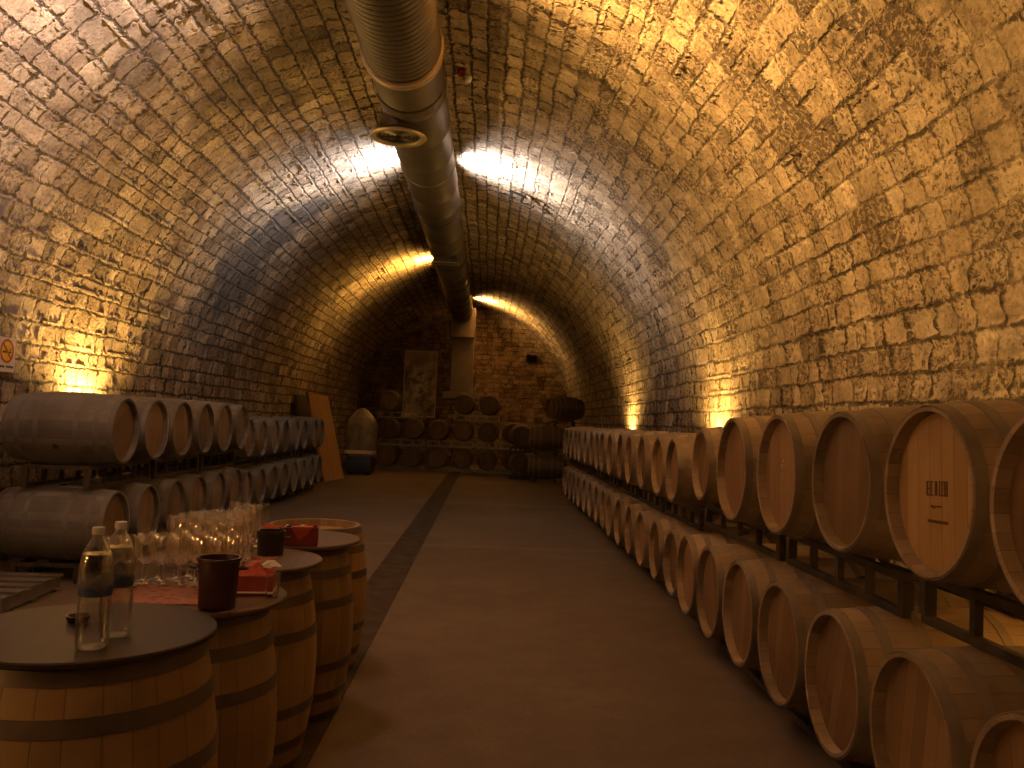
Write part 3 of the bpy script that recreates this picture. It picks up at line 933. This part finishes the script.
tag(o, 'dark glossy bottle lying inside the dark red box', 'bottle')
# standing folded napkin
bm = bmesh.new()
a = [(-.055, -.03, 0), (.055, -.03, 0), (.055, .03, 0), (-.055, .03, 0), (-.045, 0, .062), (.03, 0, .05)]
vs = [bm.verts.new(p) for p in a]
for f in ((0, 1, 5, 4), (2, 3, 4, 5), (0, 4, 3), (1, 2, 5), (0, 3, 2, 1)): bm.faces.new([vs[i] for i in f])
bmesh.ops.subdivide_edges(bm, edges=bm.edges[:], cuts=3, use_grid_fill=True)
for v in bm.verts: v.co += Vector((random.uniform(-1, 1), random.uniform(-1, 1), 0 if v.co.z < .002 else random.uniform(-1, 1))) * .002
o = link('napkin', finish(bm, 'napkin', 70), M['redcloth']); o.location = (-1.165, 4.83, TOPZ[3]); o.rotation_euler = (0, 0, -.2)
tag(o, 'bright red folded napkin standing behind the small black bucket', 'napkin')

# ------------------------------------------------------------------ ventilation duct
DX, DZ, DR = -1.0, 1.6 + 3.3 + .385, .385
duct = thing('ventilation_duct', 'long round metal ventilation duct hanging under the crown of the vault', 'duct', (DX, 0, DZ))
bm = bmesh.new()
prof = []
y = -3.9
while y < 8.38:
    prof += [(DR + .004, y), (DR + .010, y + .03), (DR + .008, y + .062), (DR - .022, y + .070), (DR - .022, y + .082), (DR + .004, y + .09)]
    y += .09
lathe(bm, prof, 48, 'Y')
link('ribbed_section', finish(bm, 'ribbed_section', 50), M['duct'], duct)
bm = bmesh.new()
lathe(bm, [(DR, 8.36), (DR + .035, 8.36), (DR + .035, 8.40), (DR + .02, 8.44), (DR + .035, 8.44 + .02), (DR + .03, 8.50), (DR, 8.50)], 48, 'Y')
link('flange', finish(bm, 'flange', 30), M['duct_trim'], duct)
ends = [8.48, 12.2, 15.2, 17.3, 20.5, 23.5, 26.5, 29.2]
for i, (a, b) in enumerate(zip(ends, ends[1:])):
    bm = bmesh.new()
    r = DR - .002 * i
    pr = [(r, a)]
    yy = a + 1.0
    while yy < b - .3:
        pr += [(r, yy - .02), (r + .006, yy - .01), (r + .006, yy + .01), (r, yy + .02)]; yy += 1.0
    pr += [(r, b - .06), (r + .010, b - .05), (r + .010, b)]
    lathe(bm, pr, 48, 'Y')
    link('duct_section', finish(bm, 'duct_section', 40), M['duct'], duct)
# round diffuser hanging from the belly
bm = bmesh.new()
vy, vx = 9.75, -.15
lathe(bm, [(.235, -DR + .12), (.235, -DR - .02), (.29, -DR - .075)], 40, 'Z', (vx, vy, 0))
vent = link('round_vent', finish(bm, 'round_vent', 40), M['duct'], duct)
bm = bmesh.new()
lathe(bm, [(.25, -DR - .06), (.31, -DR - .07), (.325, -DR - .085), (.31, -DR - .105), (.26, -DR - .10), (.25, -DR - .085)], 48, 'Z', (vx, vy, 0), close=True)
o = link('rim', finish(bm, 'rim', 40), M['duct_trim'], vent); o['label'] = 'pale brass-toned rim'
bm = bmesh.new()
for k in range(5):
    r0 = .05 + k * .045
    lathe(bm, [(r0, -DR - .085), (r0 + .018, -DR - .07), (r0 + .02, -DR - .072), (r0 + .003, -DR - .089)], 40, 'Z', (vx, vy, 0), close=True)
lathe(bm, [(0, -DR - .05), (.25, -DR - .05), (.25, -DR - .055), (0, -DR - .055)], 40, 'Z', (vx, vy, 0))
link('grille', finish(bm, 'grille', 40), M['duct_dark'], vent)
# saddle plate
bm = bmesh.new()
for k in range(14):
    a = math.radians(-150 + k * 8); b = math.radians(-150 + (k + 1) * 8)
    am = (a + b) / 2
    box(bm, ((DR + .006) * math.cos(am), 9.28, (DR + .006) * math.sin(am)), (.012, .22, .055), Matrix.Rotation(-am, 3, 'Y'))
link('saddle_plate', finish(bm, 'saddle_plate'), M['duct_dark'], duct)
# rectangular diffuser further on
bm = bmesh.new()
box(bm, (0, 17.7, -DR - .02), (.50, .30, .10), bev=.008)
v2 = link('rectangular_vent', finish(bm, 'rectangular_vent'), M['duct_dark'], duct)
bm = bmesh.new()
for s in (-1, 1):
    box(bm, (0, 17.7 + s * .15, -DR - .075), (.56, .035, .014)); box(bm, (s * .265, 17.7, -DR - .075), (.035, .30, .014))
o = link('rim', finish(bm, 'rim'), M['duct_trim'], v2); o['label'] = 'pale metal rim'
bm = bmesh.new()
for k in range(6): box(bm, (0, 17.6 + k * .04, -DR - .073), (.48, .008, .02), Matrix.Rotation(.5, 3, 'X'))
link('grille', finish(bm, 'grille'), M['duct'], v2)
# hangers
for hy in (2.0, 6.0, 9.2, 14.6, 19.0, 24.0, 28.4):
    bm = bmesh.new()
    lathe(bm, [(DR + .012, hy - .02), (DR + .020, hy - .02), (DR + .020, hy + .02), (DR + .012, hy + .02)], 48, 'Y', close=True)
    box(bm, (0, hy, DR + .10), (.03, .012, .18))
    link('hanger_strap', finish(bm, 'hanger_strap', 40), M['duct_dark'], duct)
# outlet box and drop
bm = bmesh.new(); box(bm, (.06, 29.85, -.36), (.80, 1.30, 1.02), bev=.015)
link('outlet_box', finish(bm, 'outlet_box'), M['outlet'], duct)
bm = bmesh.new()
box(bm, (.06, 29.9, -1.80), (.76, .80, 1.90), bev=.01)
link('drop_duct', finish(bm, 'drop_duct'), M['outlet'], duct)
bm = bmesh.new(); box(bm, (.06, 29.85, -2.86), (1.25, 1.0, .24), bev=.02)
link('outlet_hood', finish(bm, 'outlet_hood'), M['outlet'], duct)
bm = bmesh.new()
lathe(bm, [(.0, -1.0), (.09, -1.0), (.10, -.98), (.10, -.72), (.06, -.70), (.06, -.62), (.09, -.60), (.09, -.42), (.05, -.36), (0, -.36)], 20, 'Z', (-.46, 29.4, .05))
box(bm, (-.40, 29.5, -.6), (.2, .06, .06))
link('damper_motor', finish(bm, 'damper_motor', 40), M['duct_trim'], duct)

# ------------------------------------------------------------------ small fittings on the stone
def vault_pt(ang, y, off=0.0):
    r = R - off
    return Vector((XC + r * math.cos(ang), y, ZS + r * math.sin(ang)))
a = math.acos((-.47 - XC) / R); p = vault_pt(a, 10.0, .03)
t = thing('smoke_detector', 'small white globe on a red base on the vault beside the duct', 'detector', p)
bm = bmesh.new(); lathe(bm, [(0, .03), (.05, .03), (.055, -.01), (.04, -.03), (0, -.03)], 24); link('base', finish(bm, 'base', 40), M['redplastic'], t)
bm = bmesh.new(); bmesh.ops.create_uvsphere(bm, u_segments=20, v_segments=12, radius=.058); o = link('globe', finish(bm, 'globe', 80), M['bulb'], t, (.07, 0, -.055)); o['label'] = 'white globe'
a = math.acos((.39 - XC) / R); p = vault_pt(a, 14.3, .09)
t = thing('bracket', 'dark metal bracket fixed to the vault in the white glow', 'bracket', p, (0, -(PI / 2 - a) * -1 * 0 + (PI / 2 - a), 0))
bm = bmesh.new(); box(bm, (0, 0, 0), (.30, .06, .03), bev=.006); link('plate', finish(bm, 'plate'), M['ironblack'], t)
for s in (-.1, .1):
    bm = bmesh.new(); box(bm, (s, 0, -.06), (.05, .05, .09), bev=.008); link('hook', finish(bm, 'hook'), M['ironblack'], t)
t = thing('floodlight', 'small dark floodlight high on the far end wall', 'lamp', (1.54, YB - .06, 3.97))
bm = bmesh.new(); box(bm, (0, -.12, 0), (.36, .16, .20), Matrix.Rotation(.35, 3, 'X'), .02); link('housing', finish(bm, 'housing'), M['ironblack'], t)
bm = bmesh.new(); box(bm, (0, -.02, .05), (.10, .10, .06)); link('bracket', finish(bm, 'bracket'), M['ironblack'], t)

# no-smoking sign
t = thing('no_smoking_sign', 'white sign with yellow no-smoking disc and caption on the stone wall', 'sign', (XL + .055, 8.46, 2.055), (0, 0, PI / 2))
# local: x = along wall, -y = out of the wall (towards the aisle)
bm = bmesh.new(); box(bm, (0, 0, 0), (.30, .008, .335)); link('plate', finish(bm, 'plate'), M['signwhite'], t)
def disc(bm, r0, r1, y, n=40):
    lathe(bm, [(r0, y), (r1, y), (r1, y - .002), (r0, y - .002)] if r0 > 0 else [(0, y), (r1, y), (r1, y - .002), (0, y - .002)], n, 'Y', (0, 0, .035), close=(r0 > 0))
bm = bmesh.new(); disc(bm, 0, .112, -.004); o = link('disc', finish(bm, 'disc', 30), M['signyellow'], t); o['label'] = 'yellow disc'
bm = bmesh.new(); disc(bm, .096, .117, -.0065)
box(bm, (0, -.0075, .035), (.20, .002, .020), Matrix.Rotation(PI / 4, 3, 'Y')); o = link('prohibition_ring', finish(bm, 'prohibition_ring', 30), M['signred'], t); o['label'] = 'dark red ring and slash'
bm = bmesh.new(); box(bm, (-.045, -.007, .025), (.055, .002, .020)); box(bm, (.005, -.007, .025), (.03, .002, .014)); box(bm, (.052, -.007, .025), (.04, .002, .014)); box(bm, (.06, -.007, .05), (.006, .002, .03), Matrix.Rotation(.4, 3, 'Y'))
o = link('cigarette', finish(bm, 'cigarette'), M['signblack'], t); o['label'] = 'black cigarette symbol'
bm = bmesh.new()
for k in range(10):
    if k == 4: continue
    box(bm, (-.115 + k * .0255, -.0055, -.118), (.017, .002, .022))
    box(bm, (-.115 + k * .0255, -.0065, -.118), (.021, .002, .005))
o = link('caption', finish(bm, 'caption'), M['signblack'], t); o['label'] = 'small dark caption'

# poster on the end wall
t = thing('poster', 'tall faded framed poster of mottled brown and grey on the end wall', 'poster', (-2.50, YB - .12, 1.6 + 1.25))
bm = bmesh.new(); box(bm, (0, 0, 0), (1.16, .03, 2.42)); link('print', finish(bm, 'print'), M['banner'], t)
for (c, s) in (((0, -.02, 1.19), (1.20, .03, .05)), ((0, -.02, -1.19), (1.20, .03, .05)), ((-.58, -.02, 0), (.04, .03, 2.40)), ((.58, -.02, 0), (.04, .03, 2.40))):
    bm = bmesh.new(); box(bm, c, s); link('frame', finish(bm, 'frame'), M['paper'], t)

# leaning boards
def board(p0, p1, q0, q1, th, mat, name, label):
    """p0,p1 bottom edge ends; q0,q1 top edge ends"""
    p0, p1, q0, q1 = map(Vector, (p0, p1, q0, q1))
    o0 = (p0 + p1) / 2
    nrm = (p1 - p0).cross(q0 - p0).normalized() * th
    bm = bmesh.new()
    A = [bm.verts.new(p - o0) for p in (p0, p1, q1, q0)]
    B = [bm.verts.new(p - o0 - nrm) for p in (p0, p1, q1, q0)]
    bm.faces.new(A); bm.faces.new(B[::-1])
    for k in range(4): bm.faces.new((A[k], A[(k + 1) % 4], B[(k + 1) % 4], B[k]))
    bmesh.ops.bevel(bm, geom=bm.edges[:], offset=.006, segments=1, affect='EDGES')
    o = link(name, finish(bm, name), M[mat]); o.location = o0
    return tag(o, label, 'board')
board((-3.80, 20.6, .005), (-3.53, 21.8, .005), (-4.32, 20.7, 2.12), (-4.06, 21.9, 2.06), .05, 'board', 'wooden_board', 'orange-brown wooden board leaning at the end of the barrel row')
board((-4.20, 20.9, .005), (-4.02, 22.1, .005), (-4.64, 20.9, 2.05), (-4.50, 22.1, 2.05), .06, 'board_dark', 'wooden_board', 'dark board leaning behind the orange-brown board')

# wrapped machine
t = thing('wrapped_machine', 'tall machine shrouded in cloudy plastic on a dark blue base', 'machine', (-3.42, 23.7, 0))
bm = bmesh.new(); box(bm, (0, 0, .28), (.66, .60, .44), bev=.03)
link('base', finish(bm, 'base', 40), M['bluebase'], t)
for sx in (-1, 1):
    for sy in (-1, 1):
        bm = bmesh.new(); lathe(bm, [(0, -.02), (.05, -.02), (.06, -.012), (.06, .012), (.05, .02), (0, .02)], 18, 'X', (sx * .26, sy * .22, .06)); link('wheel', finish(bm, 'wheel', 40), M['ironblack'], t)
n, m = 56, 26
P = np.zeros((m, n, 3)); UV = np.zeros((m, n, 2))
for i in range(m):
    tt = i / (m - 1)
    z = .50 + 1.32 * tt
    base = .44 - .02 * tt if tt < .62 else .43 * (1 - ((tt - .62) / .38) ** 1.6 * .78)
    for j in range(n):
        a = 2 * PI * j / (n - 1)
        r = base * (1 + .05 * math.sin(5 * a + 3 * tt) + .035 * math.sin(11 * a - 4 * tt) + (.03 * math.sin(17 * a) if tt < .3 else 0))
        if tt > .985: r *= .3
        sq = 1 / max(abs(math.cos(a)), abs(math.sin(a))) ** .35
        P[i, j] = (r * sq * math.cos(a) * .95, r * sq * math.sin(a) * .8, z); UV[i, j] = (a, tt)
P[:, -1] = P[:, 0]
o = link('plastic_cover', grid_mesh('plastic_cover', P, UV), M['wrap'], t)
bm = bmesh.new()
box(bm, (0, -.34, .62), (.74, .03, .10), bev=.01); box(bm, (0, .34, .62), (.74, .03, .10), bev=.01); box(bm, (-.40, 0, .62), (.03, .66, .10), bev=.01); box(bm, (.40, 0, .62), (.03, .66, .10), bev=.01)
o = link('strap_band', finish(bm, 'strap_band'), M['paper'], t); o['label'] = 'pale band'

# pallet on the floor behind the first table
t = thing('pallet', 'weathered grey pallet on the floor below the barrel row', 'pallet', (-4.12, 7.05, 0), (0, 0, .06))
for k in range(5):
    bm = bmesh.new(); box(bm, (0, -.45 + k * .225, .125), (1.1, .13, .022), bev=.003); link('deck_board', finish(bm, 'deck_board'), M['pallet'], t)
for k in range(3):
    bm = bmesh.new(); box(bm, (-.48 + k * .48, 0, .068), (.10, 1.0, .092)); link('bearer', finish(bm, 'bearer'), M['pallet'], t)
for k in range(3):
    bm = bmesh.new(); box(bm, (0, -.44 + k * .44, .011), (1.1, .10, .022)); link('base_board', finish(bm, 'base_board'), M['pallet'], t)

# ------------------------------------------------------------------ lights
WARM = (1.0, .57, .14)
AMB = (1.0, .55, .15)
def spot(loc, aim, e, col, size, blend=.7, rad=.05):
    l = bpy.data.lights.new('wash_or_fill_spot', 'SPOT'); l.energy = e; l.color = col; l.spot_size = math.radians(size); l.spot_blend = blend; l.shadow_soft_size = rad
    o = bpy.data.objects.new('wash_or_fill_spot', l); C.objects.link(o); o.location = loc
    o.rotation_euler = (Vector(aim) - Vector(loc)).to_track_quat('-Z', 'Y').to_euler()
    return o
def point(loc, e, col, rad=.05):
    l = bpy.data.lights.new('duct_or_fill_lamp', 'POINT'); l.energy = e; l.color = col; l.shadow_soft_size = rad
    o = bpy.data.objects.new('duct_or_fill_lamp', l); C.objects.link(o); o.location = loc
    return o
def area(loc, aim, e, col, sx, sy):
    l = bpy.data.lights.new('lamp', 'AREA'); l.energy = e; l.color = col; l.shape = 'RECTANGLE'; l.size = sx; l.size_y = sy
    o = bpy.data.objects.new('lamp', l); C.objects.link(o); o.location = loc
    o.rotation_euler = (Vector(aim) - Vector(loc)).to_track_quat('-Z', 'Y').to_euler()
    return o
# washers low behind the barrels, along both walls
for y, z, e, off in ((3.4, .70, 170, .22), (10.9, 1.36, 280, .24), (17.5, 1.38, 240, .22)):
    spot((XR - off, y, z), (XR - .05, y, z + 1.0), e, WARM, 160)
for y, z, e, off in ((10.2, 1.47, 520, .17),):
    spot((XL + off, y, z), (XL + .05, y, z + 1.0), e, WARM, 160)
# bare lamp on the wall beside the tasting tables, just out of view
l = bpy.data.lights.new('wall_lamp', 'POINT'); l.energy = 100; l.color = (1.0, .50, .12); l.shadow_soft_size = .07
o = bpy.data.objects.new('wall_lamp', l); C.objects.link(o); o.location = (XL + .5, .3, 1.7)
# lamps on the shoulders of the duct, thrown sideways and up onto the vault
WHITE = (1.0, .90, .84)
ROSE = (1.0, .73, .58)
def duct_or_fill_lamp(side, y, e, col, elev=30, size=160, x=.46, z=5.47):
    x0 = DX + side * x
    a = math.radians(elev)
    return spot((x0, y, z), (x0 + side * math.cos(a), y, z + math.sin(a)), e, col, size, 1.0, .05)
duct_or_fill_lamp(1, 13.6, 950, WHITE); duct_or_fill_lamp(-1, 13.4, 800, WHITE)
duct_or_fill_lamp(-1, 21.8, 1200, (1.0, .52, .10))
duct_or_fill_lamp(1, 29.0, 1400, AMB)
duct_or_fill_lamp(1, 6.6, 1700, AMB, 14)
duct_or_fill_lamp(-1, 5.8, 2200, ROSE, 20)
duct_or_fill_lamp(1, -.5, 450, AMB, 14); duct_or_fill_lamp(-1, -.8, 650, ROSE, 20)  # unseen pair behind the camera, added to fill the near walls

w = bpy.data.worlds.new('World'); sc.world = w
w.use_nodes = True
w.node_tree.nodes['Background'].inputs[0].default_value = (0.0, 0.0, 0.0, 1)

# ------------------------------------------------------------------ camera
F = 858.0
ax = Vector((487 - 512, -(421 - 384), -F)).normalized()
th = math.radians(2.4)
up = Vector((math.sin(th), math.cos(th), 0))
Zc = (up - ax * up.dot(ax)).normalized()
Xc = ax.cross(Zc).normalized()
Rm = Matrix((Xc, ax, Zc))
cam = bpy.data.cameras.new('Camera'); cam.sensor_width = 36; cam.lens = F / 1024 * 36; cam.clip_end = 200
co = bpy.data.objects.new('Camera', cam); C.objects.link(co)
co.matrix_world = Matrix.Translation((0, 0, 1.6)) @ Rm.to_4x4()
sc.camera = co

sc.view_settings.view_transform = 'Standard'
sc.view_settings.look = 'None'
sc.view_settings.gamma = 1.0
sc.view_settings.use_curve_mapping = False
sc.view_settings.exposure = 0.0
sc.cycles.use_denoising = True
sc.cycles.max_bounces = 12
sc.cycles.transparent_max_bounces = 48
sc.cycles.diffuse_bounces = 4
sc.cycles.sample_clamp_indirect = 6.0
